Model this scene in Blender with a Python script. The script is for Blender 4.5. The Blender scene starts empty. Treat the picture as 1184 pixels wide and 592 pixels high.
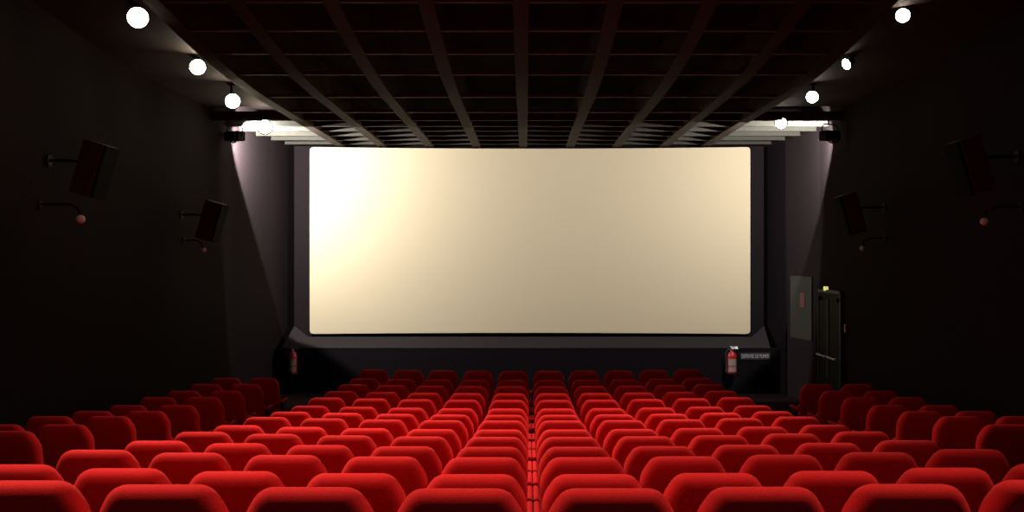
import bpy, bmesh, math, random
from mathutils import Vector, Matrix

random.seed(7)
S = bpy.context.scene
C = bpy.context.collection
PI = math.pi
CAMZ = 2.75                      # eye height above the floor in front of the screen


# ------------------------------------------------------------------ materials
def mat(name, color, rough=0.8, noise=0.0, scale=40.0, bump=0.0, metal=0.0, sheen=0.0, spec=0.3, tint=None):
    m = bpy.data.materials.new(name)
    m.use_nodes = True
    nt = m.node_tree
    b = nt.nodes['Principled BSDF']
    b.inputs['Base Color'].default_value = (*color, 1)
    b.inputs['Roughness'].default_value = rough
    b.inputs['Metallic'].default_value = metal
    b.inputs['Specular IOR Level'].default_value = spec
    if sheen:
        b.inputs['Sheen Weight'].default_value = sheen
        b.inputs['Sheen Roughness'].default_value = 0.45
        b.inputs['Sheen Tint'].default_value = (*(tint or (1, 1, 1)), 1)
    if noise or bump:
        tc = nt.nodes.new('ShaderNodeTexCoord')
        nz = nt.nodes.new('ShaderNodeTexNoise')
        nz.inputs['Scale'].default_value = scale
        nz.inputs['Detail'].default_value = 4
        nt.links.new(tc.outputs['Object'], nz.inputs['Vector'])
        if noise:
            r = nt.nodes.new('ShaderNodeValToRGB')
            r.color_ramp.elements[0].position = 0.3
            r.color_ramp.elements[1].position = 0.7
            r.color_ramp.elements[0].color = (*[c * (1 - noise) for c in color], 1)
            r.color_ramp.elements[1].color = (*[min(1, c * (1 + noise)) for c in color], 1)
            nt.links.new(nz.outputs['Fac'], r.inputs['Fac'])
            nt.links.new(r.outputs['Color'], b.inputs['Base Color'])
        if bump:
            bp = nt.nodes.new('ShaderNodeBump')
            bp.inputs['Strength'].default_value = bump
            bp.inputs['Distance'].default_value = 0.01
            nt.links.new(nz.outputs['Fac'], bp.inputs['Height'])
            nt.links.new(bp.outputs['Normal'], b.inputs['Normal'])
    return m


def emit(name, color, strength):
    m = bpy.data.materials.new(name)
    m.use_nodes = True
    nt = m.node_tree
    b = nt.nodes['Principled BSDF']
    b.inputs['Base Color'].default_value = (*color, 1)
    b.inputs['Emission Color'].default_value = (*color, 1)
    b.inputs['Emission Strength'].default_value = strength
    return m


M = {
    'velvet': mat('red_velvet', (0.58, 0.0115, 0.0115), 0.85, 0.10, 260, 0.25, sheen=0.22, spec=0.06, tint=(1, 0.10, 0.09)),
    'armpad': mat('armrest_red', (0.42, 0.006, 0.007), 0.9, spec=0.08),
    'blackmetal': mat('black_metal', (0.012, 0.011, 0.012), 0.75, spec=0.15),
    'plastic': mat('black_plastic', (0.02, 0.018, 0.02), 0.6),
    'wall': mat('wall_fabric', (0.0150, 0.0102, 0.0106), 0.95, 0.18, 25, 0.15, spec=0.05),
    'frontwall': mat('front_wall_black', (0.0052, 0.0036, 0.0045), 0.95, 0.15, 20, spec=0.05),
    'carpet': mat('floor_carpet', (0.020, 0.010, 0.011), 0.98, 0.3, 120, 0.2, spec=0.05),
    'ceil': mat('ceiling_void', (0.012, 0.008, 0.008), 0.95, spec=0.05),
    'beam': mat('ceiling_beam', (0.030, 0.0175, 0.0105), 0.8, 0.15, 12, spec=0.15),
    'board': mat('ceiling_board', (0.030, 0.028, 0.020), 0.75, 0.12, 12, spec=0.2),
    'board_lit': mat('ceiling_board_lit', (0.048, 0.040, 0.030), 0.7, 0.12, 12, spec=0.2),  # near cross boards: paler copy of the board colour, lamp light put into it
    'soffit': mat('ceiling_soffit', (0.032, 0.019, 0.014), 0.85, 0.12, 10, spec=0.15),
    'screen': mat('screen_cloth', (0.42, 0.352, 0.230), 0.75, 0.008, 300, spec=0.1),
    'panel': mat('screen_surround', (0.0085, 0.0062, 0.0064), 0.9, 0.1, 18, spec=0.05),
    'apron': mat('apron_cloth', (0.0165, 0.0132, 0.0130), 0.9, 0.1, 18, spec=0.05),
    'spk': mat('speaker_cabinet', (0.060, 0.010, 0.010), 0.7, 0.15, 30),
    'grille': mat('speaker_grille', (0.0040, 0.0035, 0.0032), 0.9, 0.3, 400, 0.4, spec=0.05),
    'extred': mat('extinguisher_red', (0.24, 0.006, 0.005), 0.4, spec=0.4),
    'label': mat('label_white', (0.19, 0.135, 0.115), 0.6),
    'chrome': mat('chrome', (0.6, 0.6, 0.62), 0.3, metal=1.0),
    'signboard': mat('sign_black', (0.01, 0.01, 0.01), 0.6),
    'letters': mat('sign_letters', (0.36, 0.33, 0.32), 0.5),
    'door': mat('door_leaf', (0.006, 0.006, 0.006), 0.7, 0.1, 20, spec=0.1),
    'doorframe': mat('door_frame', (0.040, 0.038, 0.033), 0.6),
    'greenpanel': mat('grey_green_board', (0.023, 0.0235, 0.0165), 0.8, 0.12, 14),
    'redlabel': mat('small_red_notice', (0.12, 0.025, 0.018), 0.6),
    'globe': mat('frosted_globe', (0.80, 0.74, 0.66), 0.4),
    'switch': mat('alarm_red', (0.30, 0.08, 0.06), 0.4),
    'lens': emit('lamp_lens', (1.0, 0.92, 0.76), 45),
    'lens_left': emit('lamp_lens_bright', (1.0, 0.86, 0.64), 110),
    'floodlens': emit('flood_lens', (0.95, 0.93, 1.0), 12),
    'exitlit': emit('lit_exit_box', (0.80, 0.75, 0.22), 0.9),
}


# ------------------------------------------------------------------ mesh helpers
def link(name, bm, m, parent=None, smooth=False, loc=None):
    me = bpy.data.meshes.new(name)
    bmesh.ops.recalc_face_normals(bm, faces=bm.faces)
    bm.to_mesh(me)
    bm.free()
    if smooth:
        for p in me.polygons:
            p.use_smooth = True
    me.materials.append(M[m])
    o = bpy.data.objects.new(name, me)
    C.objects.link(o)
    if parent is not None:
        o.parent = parent
    if loc is not None:
        o.location = loc
    return o


def empty(name, loc, label, cat, group=None, rz=0.0):
    o = bpy.data.objects.new(name, None)
    o.empty_display_size = 0.1
    C.objects.link(o)
    o.location = loc
    o.rotation_euler = (0, 0, rz)
    tag(o, label, cat, group)
    return o


def tag(o, label=None, cat=None, group=None, kind=None):
    if label:
        o['label'] = label
    if cat:
        o['category'] = cat
    if group:
        o['group'] = group
    if kind:
        o['kind'] = kind
    return o


def box(bm, x0, x1, y0, y1, z0, z1, bev=0.0, mx=None, seg=2):
    r = bmesh.ops.create_cube(bm, size=1)
    vs = r['verts']
    for v in vs:
        v.co = Vector(((x0 + x1) / 2 + v.co.x * (x1 - x0), (y0 + y1) / 2 + v.co.y * (y1 - y0), (z0 + z1) / 2 + v.co.z * (z1 - z0)))
    if bev:
        es = list({e for v in vs for e in v.link_edges})
        rr = bmesh.ops.bevel(bm, geom=es, offset=bev, segments=seg, affect='EDGES', profile=0.5)
        vs = list({v for f in rr['faces'] for v in f.verts} | {v for v in vs if v.is_valid})
    if mx is not None:
        for v in vs:
            v.co = mx @ v.co
    return vs


def tube(bm, pts, r, n=10, caps=True):
    pts = [Vector(p) for p in pts]
    rs = r if isinstance(r, (list, tuple)) else [r] * len(pts)
    rings = []
    for i, p in enumerate(pts):
        a = pts[max(i - 1, 0)]
        b = pts[min(i + 1, len(pts) - 1)]
        d = (b - a).normalized() if (b - a).length > 1e-9 else Vector((0, 0, 1))
        up = Vector((0, 0, 1)) if abs(d.z) < 0.95 else Vector((0, 1, 0))
        u = d.cross(up).normalized()
        w = d.cross(u).normalized()
        rings.append([bm.verts.new(p + (u * math.cos(2 * PI * k / n) + w * math.sin(2 * PI * k / n)) * rs[i]) for k in range(n)])
    for a, b in zip(rings, rings[1:]):
        for k in range(n):
            bm.faces.new((a[k], a[(k + 1) % n], b[(k + 1) % n], b[k]))
    if caps:
        bm.faces.new(rings[0])
        bm.faces.new(rings[-1][::-1])


def lathe(bm, prof, n=24, origin=(0, 0, 0), mx=None):
    """prof: list of (radius, z)"""
    o = Vector(origin)
    rings = []
    for r, z in prof:
        if r < 1e-6:
            rings.append([bm.verts.new(o + Vector((0, 0, z)))])
        else:
            rings.append([bm.verts.new(o + Vector((r * math.cos(2 * PI * k / n), r * math.sin(2 * PI * k / n), z))) for k in range(n)])
    for a, b in zip(rings, rings[1:]):
        for k in range(n):
            k2 = (k + 1) % n
            if len(a) == 1 and len(b) == 1:
                continue
            if len(a) == 1:
                bm.faces.new((a[0], b[k], b[k2]))
            elif len(b) == 1:
                bm.faces.new((a[k], a[k2], b[0]))
            else:
                bm.faces.new((a[k], a[k2], b[k2], b[k]))
    if mx is not None:
        for ring in rings:
            for v in ring:
                v.co = mx @ v.co


def padded(outline, layers):
    """cushion from an outline in XZ (ccw) and layers (y, inset): rings inset along outline normals"""
    n = len(outline)
    P = [Vector((x, z)) for x, z in outline]
    N = []
    for i in range(n):
        t = (P[(i + 1) % n] - P[i - 1]).normalized()
        N.append(Vector((t.y, -t.x)))
    bm = bmesh.new()
    cx = sum(p.x for p in P) / n
    cz = sum(p.y for p in P) / n
    rings = []
    for lay in layers:                               # (y, inset) or (y, inset, scale about the centre)
        y, ins = lay[0], lay[1]
        s = lay[2] if len(lay) > 2 else 1.0
        ring = []
        for i in range(n):
            qx, qz = P[i].x - N[i].x * ins, P[i].y - N[i].y * ins
            ring.append(bm.verts.new((cx + (qx - cx) * s, y, cz + (qz - cz) * s)))
        rings.append(ring)
    for a, b in zip(rings, rings[1:]):
        for k in range(n):
            bm.faces.new((a[k], a[(k + 1) % n], b[(k + 1) % n], b[k]))
    for ring, y in ((rings[0], layers[0][0]), (rings[-1], layers[-1][0])):
        c = bm.verts.new((cx, y, cz))
        for k in range(n):
            bm.faces.new((ring[k], ring[(k + 1) % n], c))
    return bm


def lerp_table(t, x):
    if x <= t[0][0]:
        return t[0][1]
    for (a, va), (b, vb) in zip(t, t[1:]):
        if x <= b:
            return va + (vb - va) * (x - a) / (b - a)
    return t[-1][1]


# ------------------------------------------------------------------ the rake
N_ROWS = 14
ROW_Y = [3.75 + 0.95 * k for k in range(N_ROWS)]
TOP_DROP = [.834, .979, 1.083, 1.198, 1.297, 1.399, 1.473, 1.563, 1.636, 1.671, 1.714, 1.740, 1.765, 1.735]
SEAT_H = 1.0
RAKE = [(-3.5, CAMZ - 0.30 - SEAT_H + 0.25), (1.0, CAMZ - 0.50 - SEAT_H)] + [(ROW_Y[k] + 0.2, CAMZ - TOP_DROP[k] - SEAT_H) for k in range(N_ROWS)] + [(18.0, 0.0), (23.0, 0.0)]


def bow(x):
    return min(x * x / 26.0, 0.27)


def floor_z(x, y):
    return lerp_table(RAKE, y - bow(x))


# walls: slightly narrowing beside the screen
def wall_x(side, y):
    if side < 0:
        return -lerp_table([(19.2, 5.45), (22.3, 4.98)], y)
    return lerp_table([(19.4, 5.50), (22.3, 5.08)], y)


CEIL_KINK = 13.5


def ceil_z(y):
    if y >= CEIL_KINK + 2:
        d = 0.0
    elif y <= CEIL_KINK - 2:
        d = (CEIL_KINK - y) * 0.12
    else:                                            # the slope eases into the level part
        d = 0.12 * (CEIL_KINK + 2 - y) ** 2 / 8
    return CAMZ + 2.40 + d


def ceil_stations(y0, y1):
    return [y0] + [y for y in (11.5, 12.0, 12.5, 13.0, 13.5, 14.0, 14.5, 15.0, 15.5) if y0 < y < y1] + [y1]


Y0, Y1 = -3.2, 22.35

# floor
bm = bmesh.new()
xs = [-5.7 + 11.4 * i / 24 for i in range(25)]
ys = [Y0 + (Y1 + 0.2 - Y0) * i / 90 for i in range(91)]
g = [[bm.verts.new((x, y, floor_z(x, y))) for x in xs] for y in ys]
for j in range(90):
    for i in range(24):
        bm.faces.new((g[j][i], g[j][i + 1], g[j + 1][i + 1], g[j + 1][i]))
r = bmesh.ops.extrude_face_region(bm, geom=bm.faces[:])
for v in [e for e in r['geom'] if isinstance(e, bmesh.types.BMVert)]:
    v.co.z -= 0.25
tag(link('floor', bm, 'carpet', smooth=False), 'dark carpeted raked cinema floor', kind='structure')

# side walls
for side, nm in ((-1, 'wall_left'), (1, 'wall_right')):
    bm = bmesh.new()
    yk = 19.2 if side < 0 else 19.4
    pts = [(wall_x(side, y), y) for y in (Y0, yk, 20.3, 21.3, Y1 + 0.1)]
    out = [(x + side * 0.2, y) for x, y in pts]
    poly = pts + out[::-1]
    lo = [bm.verts.new((x, y, -0.3)) for x, y in poly]
    hi = [bm.verts.new((x, y, CAMZ + 5.2)) for x, y in poly]
    n = len(poly)
    bm.faces.new(lo)
    bm.faces.new(hi[::-1])
    for k in range(n):
        bm.faces.new((lo[k], lo[(k + 1) % n], hi[(k + 1) % n], hi[k]))
    tag(link(nm, bm, 'wall'), ('left' if side < 0 else 'right') + ' dark fabric side wall of the auditorium', kind='structure')

bm = bmesh.new()
box(bm, -5.6, 5.6, Y1, Y1 + 0.2, -0.3, CAMZ + 3.4)
tag(link('wall_front', bm, 'frontwall'), 'black wall behind the screen', kind='structure')
bm = bmesh.new()
box(bm, -5.7, 5.7, Y0 - 0.2, Y0, -0.3, CAMZ + 5.2)
tag(link('wall_back', bm, 'wall'), 'dark rear wall of the auditorium', kind='structure')
# low wall under the screen
STAGE_Y = 21.22
bm = bmesh.new()
box(bm, wall_x(-1, 21.3) - 0.02, wall_x(1, 21.3) + 0.02, STAGE_Y, STAGE_Y + 0.12, -0.05, CAMZ - 1.815)
tag(link('wall_stage', bm, 'frontwall'), 'low black wall under the screen', kind='structure')
# sloping apron above it
bm = bmesh.new()
xa_ = [-4.985, -4.60, 4.78, 5.00]
rows = [[(x, STAGE_Y - 0.01, CAMZ - 1.81) for x in xa_],
        [(-4.88, 21.88, CAMZ - 1.40), (-4.56, 21.76, CAMZ - 1.62), (4.735, 21.76, CAMZ - 1.62), (5.02, 21.88, CAMZ - 1.40)]]
top = [[bm.verts.new(p) for p in r_] for r_ in rows]
bot = [[bm.verts.new((p[0], p[1] + 0.04, p[2] - 0.06)) for p in r_] for r_ in rows]
for k in range(3):
    bm.faces.new((top[0][k], top[0][k + 1], top[1][k + 1], top[1][k]))
    bm.faces.new((bot[0][k], bot[1][k], bot[1][k + 1], bot[0][k + 1]))
    for q in (0, 1):
        bm.faces.new((top[q][k], top[q][k + 1], bot[q][k + 1], bot[q][k]))
for k in (0, 3):
    bm.faces.new((top[0][k], top[1][k], bot[1][k], bot[0][k]))
tag(link('trim_1', bm, 'apron'), 'sloping dark apron along the foot of the screen', kind='structure')

# added black sheet standing in for shade on the right wall by the screen
bm = bmesh.new()
mk = [(wall_x(1, y) - d, y) for y, d in ((20.95, 0.0), (20.95, 0.03), (22.2, 0.03), (22.2, 0.0))]
lo = [bm.verts.new((x, y, 0.0)) for x, y in mk]
hi = [bm.verts.new((x, y, CAMZ + 2.40)) for x, y in mk]
bm.faces.new(lo)
bm.faces.new(hi[::-1])
for k in range(4):
    bm.faces.new((lo[k], lo[(k + 1) % 4], hi[(k + 1) % 4], hi[k]))
tag(link('trim_shade', bm, 'frontwall'), 'added black sheet standing in for shade on the right wall beside the screen', kind='structure')

# ------------------------------------------------------------------ ceiling
UP = 0.55
bm = bmesh.new()
cy = ceil_stations(Y0 - 0.1, Y1 + 0.1)
lo = [[bm.verts.new((x, y, ceil_z(y) + UP)) for x in (-5.7, 5.7)] for y in cy]
hi = [[bm.verts.new((x, y, ceil_z(y) + UP + 0.2)) for x in (-5.7, 5.7)] for y in cy]
for i in range(len(cy) - 1):
    bm.faces.new((lo[i][0], lo[i][1], lo[i + 1][1], lo[i + 1][0]))
    bm.faces.new((hi[i][0], hi[i + 1][0], hi[i + 1][1], hi[i][1]))
    for s in (0, 1):
        bm.faces.new((lo[i][s], lo[i + 1][s], hi[i + 1][s], hi[i][s]))
bm.faces.new((lo[0][0], lo[0][1], hi[0][1], hi[0][0]))
bm.faces.new((lo[-1][0], lo[-1][1], hi[-1][1], hi[-1][0]))
ceiling = tag(link('ceiling', bm, 'ceil'), 'black ceiling above a grid of beams', kind='structure')


def slab_profile(name, x0, x1, dz0, dz1, y0, y1, m):
    bm = bmesh.new()
    yy = ceil_stations(y0, y1)
    rows = [[bm.verts.new((x, y, ceil_z(y) + dz)) for x, dz in ((x0, dz0), (x1, dz0), (x1, dz1), (x0, dz1))] for y in yy]
    for a, b in zip(rows, rows[1:]):
        for k in range(4):
            bm.faces.new((a[k], a[(k + 1) % 4], b[(k + 1) % 4], b[k]))
    bm.faces.new(rows[0])
    bm.faces.new(rows[-1][::-1])
    return link(name, bm, m, ceiling)


for i in range(-4, 5):
    x = {-4: -3.93, 4: 3.82}.get(i, -0.055 + 1.0 * i)
    slab_profile('beam', x - 0.085, x + 0.085, 0.0, UP, Y0, Y1 - 0.02, 'beam')
SOF_END = 17.75
for side in (-1, 1):
    xb = -3.93 if side < 0 else 3.82
    xa, xw = xb + side * 0.085, side * 5.6
    o = slab_profile('soffit', min(xa, xw), max(xa, xw), 0.22, 0.36, Y0, SOF_END, 'soffit')
CROSS = [-0.6, 0.3, 1.2, 2.1, 3.0, 3.9, 4.8, 5.7, 6.6, 7.5, 8.4, 9.25, 10.1, 11.0, 11.9, 12.8, 13.85, 15.5, 17.1, 18.1, 18.9, 19.6, 20.35, 21.1, 21.85]
for y in CROSS:
    w = 3.9 if y < SOF_END else 5.6
    bm = bmesh.new()
    z = ceil_z(y)
    box(bm, -w, w - (0.08 if y < SOF_END else 0), y - 0.04, y + 0.04, z + 0.02, z + 0.065 if y < SOF_END else z + 0.18, 0.006)
    link('cross_beam', bm, 'board_lit' if y < SOF_END else 'board', ceiling)

# ------------------------------------------------------------------ cinema seat
ZB = 0.36


def rounded(poly, radii, seg=7):
    """polygon (x, z) with every corner replaced by an arc of its own radius"""
    out = []
    n = len(poly)
    for i in range(n):
        p0, p, p1 = (Vector(poly[i - 1]), Vector(poly[i]), Vector(poly[(i + 1) % n]))
        a, b = (p0 - p).normalized(), (p1 - p).normalized()
        half = a.angle(b) / 2
        r = radii[i]
        t = r / math.tan(half)
        c = p + (a + b).normalized() * (r / math.sin(half))
        s0, s1 = p + a * t - c, p + b * t - c
        tot = PI - 2 * half
        w0 = math.atan2(s0.y, s0.x)
        cr = s0.x * s1.y - s0.y * s1.x
        for k in range(seg + 1):
            w = w0 + math.copysign(tot, cr) * k / seg
            out.append((c.x + r * math.cos(w), c.y + r * math.sin(w)))
    return out


def seat_outline():
    poly = [(0.230, ZB), (0.243, ZB + 0.535), (0.176, 1.004), (-0.176, 1.004), (-0.243, ZB + 0.535), (-0.230, ZB)]
    return rounded(poly, [0.07, 0.17, 0.084, 0.084, 0.17, 0.07])


def make_seat():
    root = empty('cinema_chair', (0, 0, 0), 'x', 'chair')
    R = 0.062
    T = 0.068
    lay = [(-T - 0.005, R, 0.4), (-T - 0.003, R, 0.75), (-T, R)]
    for a in (20, 40, 60, 78, 90):
        lay.append((-T + R * (1 - math.cos(math.radians(a))), R * (1 - math.sin(math.radians(a)))))
    for a in (78, 60, 40, 20):
        lay.append((T - R * (1 - math.cos(math.radians(a))), R * (1 - math.sin(math.radians(a)))))
    lay += [(T, R), (T + 0.008, R, 0.8), (T + 0.012, R, 0.5)]
    bm = padded(seat_outline(), lay)
    tn = math.tan(math.radians(14))
    for v in bm.verts:
        v.co.y += 0.10 - (v.co.z - ZB) * tn
    link('backrest', bm, 'velvet', root, smooth=True)
    # tip-up cushion, folded against the back
    ol = []
    hw, z0, z1, rr = 0.215, 0.0, 0.36, 0.06
    for cx, cz, a0 in ((hw - rr, z0 + rr, -90), (hw - rr, z1 - rr, 0), (-hw + rr, z1 - rr, 90), (-hw + rr, z0 + rr, 180)):
        for k in range(5):
            a = math.radians(a0 + k * 22.5)
            ol.append((cx + rr * math.cos(a), cz + rr * math.sin(a)))
    bm = padded(ol, [(-0.05, 0.03), (-0.035, 0.008), (-0.02, 0.0), (0.025, 0.0), (0.045, 0.01), (0.055, 0.03)])
    for v in bm.verts:
        v.co.z += 0.33
        v.co.y += 0.285 - (v.co.z - 0.33) * 0.25
    link('seat_cushion', bm, 'velvet', root, smooth=True)
    bm = bmesh.new()
    box(bm, -0.235, 0.235, 0.20, 0.34, 0.285, 0.325, 0.01)
    link('seat_hinge', bm, 'blackmetal', root)
    for s in (-1, 1):
        bm = bmesh.new()
        box(bm, s * 0.2545 - 0.0185, s * 0.2545 + 0.0185, 0.00, 0.44, 0.61, 0.655, 0.016, seg=3)
        link('armrest', bm, 'armpad', root, smooth=True)
        bm = bmesh.new()
        box(bm, s * 0.255 - 0.014, s * 0.255 + 0.014, 0.12, 0.36, 0.03, 0.61, 0.008)
        box(bm, s * 0.255 - 0.016, s * 0.255 + 0.016, 0.08, 0.42, -0.03, 0.03, 0.006)
        link('leg', bm, 'blackmetal', root)
    return root


proto = make_seat()
used = [False]


def place_seat(x, y, z, label, group):
    if not used[0]:
        r = proto
        used[0] = True
    else:
        r = proto.copy()
        C.objects.link(r)
        for ch in list(proto.children):
            c = ch.copy()
            C.objects.link(c)
            c.parent = r
    r.location = (x, y, z)
    r['label'] = label
    r['group'] = group
    return r


ORD = ['', 'first', 'second', 'third', 'fourth', 'fifth', 'sixth', 'seventh', 'eighth']


def rowname(k):
    if k == 0:
        return 'nearest row to the camera'
    if k < 7:
        return ORD[k + 1] + ' row from the camera'
    if k == 13:
        return 'front row by the screen'
    return ORD[14 - k] + ' row from the screen'


PITCH = 0.55
BACK_TOP = 0.10 - 0.64 * math.tan(math.radians(14))      # y of the top edge relative to the seat's origin
for k in range(N_ROWS):
    x0 = 0.036 + 0.0035 * k
    z = CAMZ - TOP_DROP[k] - SEAT_H
    nmax = 4 if k == 0 else 5
    for side in (-1, 1):
        for j in range(nmax):
            x = x0 + side * (j + 0.5) * PITCH
            y = ROW_Y[k] + bow(x) - BACK_TOP
            w = 'left' if side < 0 else 'right'
            pos = ('seat just %s of the centre gap' % w) if j == 0 else ('%s seat %s of the centre gap' % (ORD[j + 1], w))
            place_seat(x, y, z, 'red velvet seat, %s, %s' % (rowname(k), pos), 'red seats of the centre block')
# side blocks: (side, x of the column, rows, name of column)
SIDE = [(-1, -3.91, range(4, 13), 'aisle'), (-1, -4.46, range(5, 13), 'wall'),
        (1, 4.07, range(5, 12), 'aisle'), (1, 4.63, range(5, 12), 'wall')]
for side, x, rows, col in SIDE:
    for k in rows:
        w = 'left' if side < 0 else 'right'
        z = CAMZ - TOP_DROP[k] - SEAT_H
        rows_l = list(rows)
        i = rows_l[-1] - k + 1
        if i <= 5:
            rn = ('row nearest the screen' if i == 1 else ORD[i] + ' row from the screen')
        else:
            i2 = k - rows_l[0] + 1
            rn = ('row nearest the camera' if i2 == 1 else ORD[i2] + ' row from the camera')
        place_seat(x, ROW_Y[k] + 0.27 - BACK_TOP, z,
                   'dim red seat of the %s block, %s column, %s' % (w, col + '-side', rn),
                   'red seats of the %s side block' % w)

# ------------------------------------------------------------------ screen
SCR_Y = 21.8
sx0, sx1 = -4.54, 4.715
sz0, sz1 = CAMZ - 1.565, CAMZ + 2.362
SAG = 0.33
bm = bmesh.new()
rc = 0.075
cx_, cz_ = (sx0 + sx1) / 2, (sz0 + sz1) / 2
hw = (sx1 - sx0) / 2


def scr_y(x):
    return SCR_Y + SAG * (1 - ((x - cx_) / hw) ** 2)


NX = 64
cols = []
for i in range(NX + 1):
    t = i / NX
    # denser columns near the rounded corners
    x = cx_ + hw * math.sin((t - 0.5) * PI)
    d = hw - abs(x - cx_)
    cut = 0.0
    if d < rc:
        cut = rc - math.sqrt(max(0.0, rc * rc - (rc - d) ** 2))
    cols.append((x, sz0 + cut, sz1 - cut))
fr, bk = [], []
for x, za, zb in cols:
    fr.append([bm.verts.new((x, scr_y(x), za + (zb - za) * j / 8)) for j in range(9)])
    bk.append([bm.verts.new((x, scr_y(x) + 0.04, za + (zb - za) * j / 8)) for j in range(9)])
for i in range(NX):
    for j in range(8):
        bm.faces.new((fr[i][j], fr[i + 1][j], fr[i + 1][j + 1], fr[i][j + 1]))
        bm.faces.new((bk[i][j], bk[i][j + 1], bk[i + 1][j + 1], bk[i + 1][j]))
    for j in (0, 8):
        bm.faces.new((fr[i][j], fr[i + 1][j], bk[i + 1][j], bk[i][j]))
for i in (0, NX):
    for j in range(8):
        bm.faces.new((fr[i][j], fr[i][j + 1], bk[i][j + 1], bk[i][j]))
scr = empty('cinema_screen', (cx_, SCR_Y, sz0), 'wide blank cream cinema screen with rounded corners on the front wall', 'screen')
o = link('screen_cloth', bm, 'screen', scr)
o.matrix_parent_inverse = Matrix.Translation((-cx_, -SCR_Y, -sz0))
bm = bmesh.new()
box(bm, -4.88, 5.02, 22.20, 22.34, CAMZ - 1.45, CAMZ + 2.385)
for xa, xb in ((-4.88, sx0 + 0.03), (sx1 - 0.03, 5.02)):
    box(bm, xa, xb, 21.90, 22.22, CAMZ - 1.66, CAMZ + 2.385)
o = link('dark_surround', bm, 'panel', scr)
o.matrix_parent_inverse = Matrix.Translation((-cx_, -SCR_Y, -sz0))


# ------------------------------------------------------------------ spotlights
def aim(o, direction):
    o.rotation_euler = Vector(direction).to_track_quat('-Z', 'Y').to_euler()


def spot(loc, target, power, size, blend, color, radius=0.08, name='lamp_light', parent=None):
    ld = bpy.data.lights.new(name, 'SPOT')
    ld.energy = power
    ld.spot_size = math.radians(size)
    ld.spot_blend = blend
    ld.color = color
    ld.shadow_soft_size = radius
    o = bpy.data.objects.new(name, ld)
    C.objects.link(o)
    o.location = loc
    aim(o, Vector(target) - Vector(loc))
    return o


def make_spot():
    """lamp head whose lens looks down the local -Z, hung from a short stem"""
    root = empty('ceiling_spotlight', (0, 0, 0), 'x', 'spotlight')
    bm = bmesh.new()
    lathe(bm, [(0.0, 0.20), (0.045, 0.20), (0.055, 0.17), (0.06, 0.10), (0.085, 0.045), (0.112, 0.0), (0.118, 0.0), (0.118, -0.012), (0.104, -0.012), (0.100, 0.004), (0.0, 0.02)], 28)
    link('housing', bm, 'blackmetal', root, smooth=True)
    bm = bmesh.new()
    lathe(bm, [(0.0, -0.030), (0.04, -0.027), (0.075, -0.018), (0.100, -0.004), (0.100, 0.003), (0.0, 0.006)], 28)
    link('lens', bm, 'lens_left', root, smooth=True)
    return root


sp = make_spot()
lens_dim = [c for c in sp.children if c.name.startswith('lens')][0].data.copy()
lens_dim.materials[0] = M['lens']
LAMPS = [
    # px-derived x, y, z (relative to eye), scale, aim point, power factor, label
    (-4.30, 11.5, 2.68, 1.10, (-0.5, 9.4), 1.0, 'largest and brightest ceiling spotlight, above the left wall near the camera'),
    (-4.30, 13.6, 2.52, 0.98, (-0.4, 11.2), 0.75, 'second spotlight from the camera on the left side of the ceiling'),
    (-4.35, 15.4, 2.35, 1.04, (-0.5, 12.6), 0.14, 'third spotlight from the camera on the left side of the ceiling'),
    (-4.55, 18.1, 2.31, 1.16, (-0.6, 14.5), 0.04, 'left ceiling spotlight nearest the screen, above the pale boards'),
    (4.25, 11.7, 2.75, 0.76, (0.3, 9.6), 0.6, 'right ceiling spotlight nearest the camera, above the dark right wall'),
    (4.20, 13.6, 2.56, 0.70, (0.6, 11.2), 0.7, 'right ceiling spotlight turned aside, its lens a narrow oval'),
    (4.25, 15.4, 2.41, 0.86, (0.6, 12.4), 0.14, 'third spotlight from the camera on the right side of the ceiling'),
    (4.45, 18.1, 2.38, 0.95, (0.8, 14.5), 0.04, 'right ceiling spotlight nearest the screen, above the pale boards'),
]
WARM = (1.0, 0.90, 0.74)
LAMP_POWER = 1300
for i, (x, y, z, s, tgt, pf, label) in enumerate(LAMPS):
    if i == 0:
        r = sp
        kids = list(sp.children)
    else:
        r = sp.copy()
        C.objects.link(r)
        kids = []
        for ch in list(sp.children):
            if ch.name.startswith('stem'):
                continue
            c = ch.copy()
            C.objects.link(c)
            c.parent = r
            kids.append(c)
            if i > 3 and c.name.startswith('lens'):
                c.data = lens_dim
    r['label'] = label
    r['group'] = 'ceiling spotlights on the %s' % ('left' if x < 0 else 'right')
    r.location = (x, y, z + CAMZ)
    r.scale = (s, s, s)
    d = Vector((0 - x, 0.0 - y, 0 - z)).normalized()          # heads look back down the hall
    if i == 5:
        d = Vector((-0.80, -0.42, -0.42))
    else:
        t = Vector((tgt[0], tgt[1] - 1.5, CAMZ - 1.6))
        d2 = (t - Vector((x, y, z + CAMZ))).normalized()
        d = (d + d2 * 0.5).normalized()
    aim(r, d)
    # stem up to the ceiling, in world space
    topz = ceil_z(y) + (0.22 if y < SOF_END else 0.02)
    p = Vector((x, y, z + CAMZ)) - d * 0.15 * s
    bm = bmesh.new()
    mw = Matrix.Translation(r.location) @ r.rotation_euler.to_matrix().to_4x4() @ Matrix.Scale(s, 4)
    tz = max(topz, p.z + 0.05)
    if y >= SOF_END:
        tz = CAMZ + 2.43
    tube(bm, [p, Vector((p.x, p.y, tz))], 0.018, 8)
    tube(bm, [Vector((p.x, p.y, tz - 0.02)), Vector((p.x, p.y, tz + 0.004))], 0.05, 14)
    inv = mw.inverted()
    for v in bm.verts:
        v.co = inv @ v.co
    link('stem', bm, 'blackmetal', r)
    src = Vector((x, y, z + CAMZ)) + d * 0.08
    target = (tgt[0], tgt[1], CAMZ - 1.6)
    spot(src, target, LAMP_POWER * pf, 54, 0.85, WARM, 0.10 * s)

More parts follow.
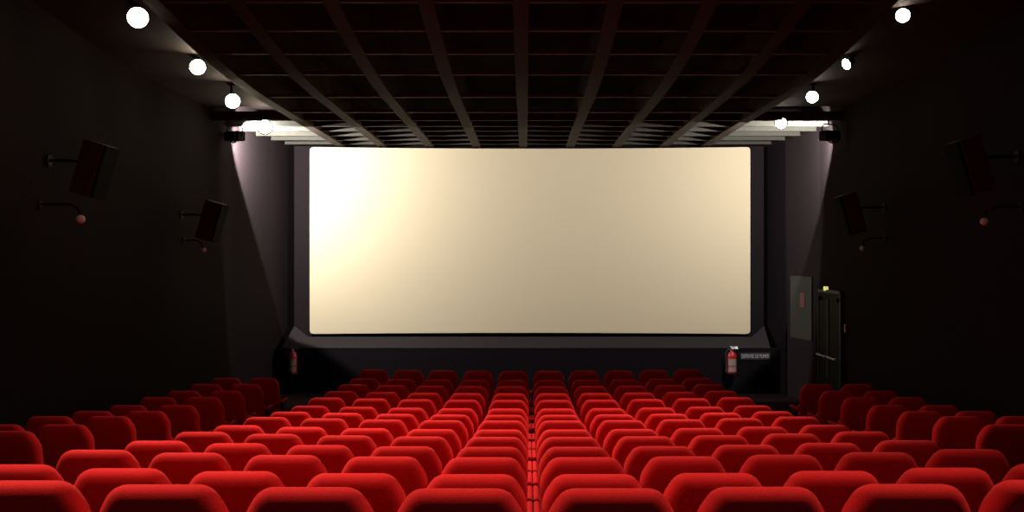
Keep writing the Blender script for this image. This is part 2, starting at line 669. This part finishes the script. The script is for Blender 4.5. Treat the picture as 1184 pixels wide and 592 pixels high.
# lamps of the same two rows that hang over the rear seats, outside the picture; the last pair is added fill for the seat backs
REAR = 1200
for x, y, tgt, pf in ((-4.3, 8.9, (-1.6, 7.4), 0.98), (4.3, 8.9, (0.7, 7.6), 0.36),
                      (-4.3, 6.4, (-1.9, 5.3), 0.66), (4.3, 6.4, (0.6, 5.5), 0.20),
                      (-4.3, 4.2, (-1.0, 3.5), 0.72), (4.3, 4.2, (0.9, 3.4), 0.50),
                      (-4.3, -1.8, (-0.9, 4.0), 0.048), (4.3, -1.8, (0.9, 4.0), 0.034)):
    r = sp.copy()
    C.objects.link(r)
    for ch in list(sp.children):
        if ch.name.startswith('stem'):
            continue
        c = ch.copy()
        C.objects.link(c)
        c.parent = r
        if c.name.startswith('lens'):
            c.data = lens_dim
    z = ceil_z(y) + 0.02
    r.location = (x, y, z)
    r['label'] = 'ceiling spotlight over the rear seats on the %s, %s' % ('left' if x < 0 else 'right', 'added as fill behind the camera' if y < 3 else ('just outside the frame' if y > 8 else 'above the %s rows' % ('middle' if y > 5 else 'nearest')))
    r['group'] = 'ceiling spotlights over the rear seats'
    t = Vector((tgt[0], tgt[1], CAMZ - 1.0))
    d = (t - Vector((x, y, z))).normalized()
    aim(r, d)
    spot(Vector((x, y, z)) + d * 0.08, t, REAR * pf, 55 if y > 3 else 56, 0.85, WARM, 0.1)


# ------------------------------------------------------------------ floodlights beside the screen
def floodlight(x, y, z, side, power, label):
    root = empty('floodlight', (x, y, z), label, 'floodlight', 'floodlights by the screen')
    az = side * math.radians(29)                             # turned from +Y towards the screen
    rot = Matrix.Rotation(az, 4, 'Z')
    bm = bmesh.new()
    box(bm, -0.17, 0.17, -0.12, 0.07, -0.085, 0.085, 0.02, rot)
    for k in range(5):
        box(bm, -0.14 + k * 0.06, -0.12 + k * 0.06, -0.16, -0.11, -0.07, 0.07, 0, rot)
    link('housing', bm, 'blackmetal', root)
    bm = bmesh.new()
    box(bm, -0.15, 0.15, 0.07, 0.078, -0.068, 0.068, 0, rot)
    link('lens', bm, 'floodlens', root)
    bm = bmesh.new()
    for q in (-1, 1):
        tube(bm, [rot @ Vector((q * 0.185, -0.03, 0.0)), rot @ Vector((q * 0.185, -0.03, 0.15)), rot @ Vector((q * 0.12, -0.03, 0.20))], 0.011, 8)
    tube(bm, [rot @ Vector((-0.12, -0.03, 0.20)), rot @ Vector((0.12, -0.03, 0.20))], 0.011, 8)
    tube(bm, [(0, 0, 0.20), (0, 0, CAMZ + 2.43 - z)], 0.012, 8)
    link('bracket', bm, 'blackmetal', root)
    bm = bmesh.new()
    tube(bm, [rot @ Vector((0.05, -0.13, -0.03)), rot @ Vector((0.05, -0.17, -0.12)), rot @ Vector((0.0, -0.05, -0.12)), rot @ Vector((0, 0, -0.09))], 0.014, 8)
    link('junction_box', bm, 'plastic', root)
    d = rot @ Vector((0, 1, 0.04))
    p = Vector((x, y, z)) + (rot @ Vector((0, 0.11, 0)))
    spot(p, p + d, power, 120, 0.05, (1.0, 0.97, 0.98), 0.05, 'flood_light')


floodlight(-5.21, 18.65, CAMZ + 2.21, -1, 2550, 'dark floodlight high on the left wall aimed at the screen')
floodlight(5.25, 18.0, CAMZ + 2.14, 1, 1180, 'dark floodlight high on the right wall aimed at the screen')


# ------------------------------------------------------------------ wall speakers and small wall lamps
def speaker(x, y, z, side, label):
    root = empty('wall_speaker', (x, y, z), label, 'speaker', 'speakers on the side walls')
    mx = Matrix.Rotation(-side * math.radians(16), 4, 'Y')      # leaning down into the hall
    inx = -side
    bm = bmesh.new()
    vs = box(bm, -0.13, 0.13, -0.20, 0.20, -0.31, 0.31, 0.012)
    for v in vs:                                               # narrower towards the back
        if v.co.x * inx < 0:
            v.co.y *= 0.72
    for v in bm.verts:
        v.co = mx @ v.co
    link('cabinet', bm, 'spk', root)
    bm = bmesh.new()
    a, b = sorted((inx * 0.131, inx * 0.165))
    box(bm, a, b, -0.195, 0.195, -0.305, 0.305, 0.012, mx)
    link('grille', bm, 'grille', root)
    wx = wall_x(side, y) - x
    bm = bmesh.new()
    tube(bm, [mx @ Vector((side * 0.12, 0, 0.05)), (side * 0.24, 0.0, 0.10), (wx, 0.0, 0.10)], 0.018, 8)
    tube(bm, [(wx - side * 0.02, 0, 0.10), (wx, 0, 0.10)], 0.07, 14)
    link('bracket', bm, 'blackmetal', root)


def wall_lamp(x, y, z, side, label, r=0.05):
    wx = wall_x(side, y) - x
    root = empty('wall_lamp', (x, y, z), label, 'lamp', 'small unlit globe lamps on the side walls')
    bm = bmesh.new()
    lathe(bm, [(0.0, -r)] + [(r * math.sin(math.radians(a)), -r * math.cos(math.radians(a))) for a in range(20, 161, 20)] + [(0.0, r)], 18)
    link('globe', bm, 'globe', root, smooth=True)
    bm = bmesh.new()
    tube(bm, [(0, 0, r * 0.8), (side * 0.03, 0, r + 0.07), (side * 0.12, 0, r + 0.12), (wx, 0, r + 0.12)], 0.014, 8)
    tube(bm, [(wx - side * 0.02, 0, r + 0.12), (wx, 0, r + 0.12)], 0.05, 14)
    link('arm', bm, 'blackmetal', root)


speaker(-4.95, 11.85, CAMZ + 1.03, -1, 'dark tilted speaker on the left wall, nearer the camera')
speaker(-4.98, 16.4, CAMZ + 0.61, -1, 'dark red tilted speaker on the left wall, farther from the camera')
speaker(4.98, 15.9, CAMZ + 0.70, 1, 'barely visible dark speaker on the right wall, nearer the screen')
speaker(4.98, 11.6, CAMZ + 1.05, 1, 'barely visible dark speaker on the right wall, nearer the camera')
wall_lamp(-4.99, 11.63, CAMZ + 0.45, -1, 'small pale globe lamp on a curved arm under the nearer left speaker')
wall_lamp(-5.12, 16.5, CAMZ + 0.15, -1, 'small pale globe lamp under the farther left speaker', 0.038)
wall_lamp(5.14, 15.85, CAMZ + 0.17, 1, 'small dim globe lamp under the farther right speaker', 0.038)
wall_lamp(5.08, 11.5, CAMZ + 0.42, 1, 'small dim globe lamp on the right wall near the frame edge', 0.045)


# ------------------------------------------------------------------ fire extinguishers
def extinguisher(x, z0, label):
    y = STAGE_Y - 0.125
    root = empty('fire_extinguisher', (x, y, z0), label, 'fire extinguisher', 'fire extinguishers on the low wall')
    bm = bmesh.new()
    lathe(bm, [(0, 0.0), (0.085, 0.0), (0.095, 0.012), (0.095, 0.36), (0.088, 0.40), (0.065, 0.435), (0.035, 0.455), (0.028, 0.475), (0, 0.475)], 28)
    link('cylinder', bm, 'extred', root, smooth=True)
    bm = bmesh.new()                                           # label wrapped on the front
    for za, zb in ((0.05, 0.155), (0.175, 0.315)):
        n = 10
        vs = []
        for k in range(n + 1):
            a = -PI / 2 + (k / n - 0.5) * 1.9
            vs.append((bm.verts.new((0.097 * math.cos(a), 0.097 * math.sin(a), za)), bm.verts.new((0.097 * math.cos(a), 0.097 * math.sin(a), zb))))
        for p, q in zip(vs, vs[1:]):
            bm.faces.new((p[0], q[0], q[1], p[1]))
    link('paper_label', bm, 'label', root, smooth=True)
    bm = bmesh.new()
    tube(bm, [(0, 0, 0.47), (0, 0, 0.51)], 0.025, 12)
    box(bm, -0.02, 0.13, -0.012, 0.012, 0.51, 0.525, 0.004)
    box(bm, -0.02, 0.12, -0.012, 0.012, 0.545, 0.558, 0.004)
    box(bm, -0.03, 0.0, -0.014, 0.014, 0.50, 0.56, 0.004)
    link('handle', bm, 'chrome', root)
    bm = bmesh.new()
    tube(bm, [(-0.03, 0, 0.50), (-0.09, -0.01, 0.50), (-0.125, -0.01, 0.42), (-0.12, 0, 0.25), (-0.11, 0, 0.12)], 0.011, 8)
    tube(bm, [(-0.11, 0, 0.13), (-0.11, 0, 0.04)], [0.012, 0.022], 10)
    link('hose', bm, 'plastic', root)
    bm = bmesh.new()
    box(bm, -0.06, 0.06, 0.09, 0.125, 0.18, 0.30, 0.004)
    link('wall_bracket', bm, 'blackmetal', root)


extinguisher(-4.74, CAMZ - 2.33, 'red fire extinguisher with white labels at the left end of the low wall')
extinguisher(4.185, CAMZ - 2.33, 'red fire extinguisher with white labels left of the small lettered sign')

# ------------------------------------------------------------------ sign beside the right extinguisher
sg = empty('lettered_sign', (4.69, STAGE_Y - 0.015, CAMZ - 1.98), 'narrow black sign with small white capital letters on the low front wall', 'sign')
bm = bmesh.new()
box(bm, -0.31, 0.31, 0.0, 0.015, -0.075, 0.075, 0.003)
link('board', bm, 'signboard', sg)
cu = bpy.data.curves.new('lettering', 'FONT')
cu.body = 'DEFENSE DE FUMER'
cu.align_x = 'CENTER'
cu.align_y = 'CENTER'
cu.size = 0.115
cu.extrude = 0.002
tmp = bpy.data.objects.new('lettering', cu)
C.objects.link(tmp)
bpy.context.view_layer.update()
dg = bpy.context.evaluated_depsgraph_get()
me = bpy.data.meshes.new_from_object(tmp.evaluated_get(dg))
wdt = max(v.co.x for v in me.vertices) - min(v.co.x for v in me.vertices)
bpy.data.objects.remove(tmp, do_unlink=True)
k = 0.56 / wdt
for v in me.vertices:
    v.co = Vector((v.co.x * k, -0.003 - v.co.z, v.co.y * 1.0))
me.materials.clear()
me.materials.append(M['letters'])
o = bpy.data.objects.new('lettering', me)
C.objects.link(o)
o.parent = sg


# ------------------------------------------------------------------ right wall: door, board, lit box, alarm
def on_wall(side, y0, y1, z):
    """frame of reference on the wall between y0 and y1: X along the wall towards the screen, Y into the hall, Z up"""
    a = Vector((wall_x(side, y0), y0, z))
    b = Vector((wall_x(side, y1), y1, z))
    ex = (b - a).normalized()
    ey = Vector((0, 0, 1)).cross(ex)
    if ey.x * side > 0:
        ey = -ey
    m = Matrix.Identity(4)
    for i, c in enumerate((ex, ey, Vector((0, 0, 1)))):
        m[0][i], m[1][i], m[2][i] = c
    m.translation = a
    return m, (b - a).length


mx, L = on_wall(1, 17.95, 19.35, 0.0)
door = bpy.data.objects.new('door_1', None)
C.objects.link(door)
door.matrix_world = mx
tag(door, 'dark double exit door with a pale frame in the right wall', kind='structure')
H = CAMZ - 0.55
bm = bmesh.new()
box(bm, 0.0, 0.07, 0.0, 0.06, 0.0, H, 0.005)
box(bm, L - 0.05, L, 0.0, 0.06, 0.0, H, 0.005)
box(bm, 0.0, L, 0.0, 0.06, H - 0.06, H, 0.005)
link('door_frame', bm, 'doorframe', door)
for q, (a, b) in enumerate(((0.07, L / 2 - 0.005), (L / 2 + 0.005, L - 0.05))):
    bm = bmesh.new()
    box(bm, a, b, 0.005, 0.045, 0.01, H - 0.065, 0.006)
    lf = link('door_leaf', bm, 'door', door)
    bm = bmesh.new()
    box(bm, a + 0.06, b - 0.06, 0.10, 0.125, 0.985, 1.015, 0.008)
    for e in (a + 0.08, b - 0.08):
        box(bm, e - 0.02, e + 0.02, 0.045, 0.11, 0.975, 1.025, 0.005)
    link('panic_bar', bm, 'chrome', lf)
    bm = bmesh.new()
    c = a + 0.10 if q == 0 else b - 0.10
    box(bm, c - 0.07, c + 0.07, 0.045, 0.10, H - 0.20, H - 0.13, 0.008)
    link('door_closer', bm, 'blackmetal', lf)
bm = bmesh.new()
box(bm, L / 2 + 0.03, L / 2 + 0.18, 0.045, 0.055, 0.6, H - 0.16, 0.003)
link('pale_strip', bm, 'greenpanel', door)

mx, L = on_wall(1, 18.9, 19.1, CAMZ - 0.53)
o = empty('exit_light', (0, 0, 0), 'tiny lit yellow green exit box above the dark double door', 'exit light')
o.matrix_world = mx
bm = bmesh.new()
box(bm, -0.07, 0.07, 0.0, 0.06, -0.05, 0.05, 0.008)
link('case', bm, 'blackmetal', o)
bm = bmesh.new()
box(bm, -0.074, 0.055, 0.012, 0.066, -0.038, 0.038, 0.004)
link('lit_face', bm, 'exitlit', o)

mx, L = on_wall(1, 19.72, 20.75, CAMZ - 1.55)
bm = bmesh.new()
box(bm, 0.0, L * 0.98, 0.0, 0.03, 0.0, 1.22, 0.006)
o = link('wall_board', bm, 'greenpanel')
o.matrix_world = mx
tag(o, 'pale grey green board on the right wall between screen and door', 'board')
bm = bmesh.new()
box(bm, 0.30, 0.52, 0.031, 0.04, 0.62, 0.90, 0.003)
o2 = link('red_notice', bm, 'redlabel')
o2.matrix_world = mx
tag(o2, 'small dull red notice fixed on the pale board', 'notice')

mx, L = on_wall(1, 17.75, 17.85, CAMZ - 1.18)
bm = bmesh.new()
box(bm, -0.04, 0.04, 0.0, 0.05, -0.07, 0.07, 0.008)
o = link('alarm_box', bm, 'switch')
o.matrix_world = mx
tag(o, 'tiny reddish alarm box on the wall right of the door', 'alarm box')

# ------------------------------------------------------------------ camera and colour
cam = bpy.data.cameras.new('camera')
cam.sensor_width = 36
cam.lens = 1200 / 1184 * 36
cam.shift_x = -16 / 1184
cam.shift_y = 4 / 1184
cam.clip_end = 200
co = bpy.data.objects.new('camera', cam)
C.objects.link(co)
co.location = (0, 0, CAMZ)
co.rotation_euler = (PI / 2, 0, 0)
S.camera = co

w = bpy.data.worlds.new('world')
w.use_nodes = True
w.node_tree.nodes['Background'].inputs['Color'].default_value = (0.004, 0.003, 0.004, 1)
S.world = w
S.view_settings.view_transform = 'Standard'
S.view_settings.look = 'None'
S.view_settings.gamma = 1
S.view_settings.exposure = 0
S.view_settings.use_curve_mapping = False
S.cycles.use_denoising = True
S.cycles.max_bounces = 6
S.cycles.sample_clamp_indirect = 4
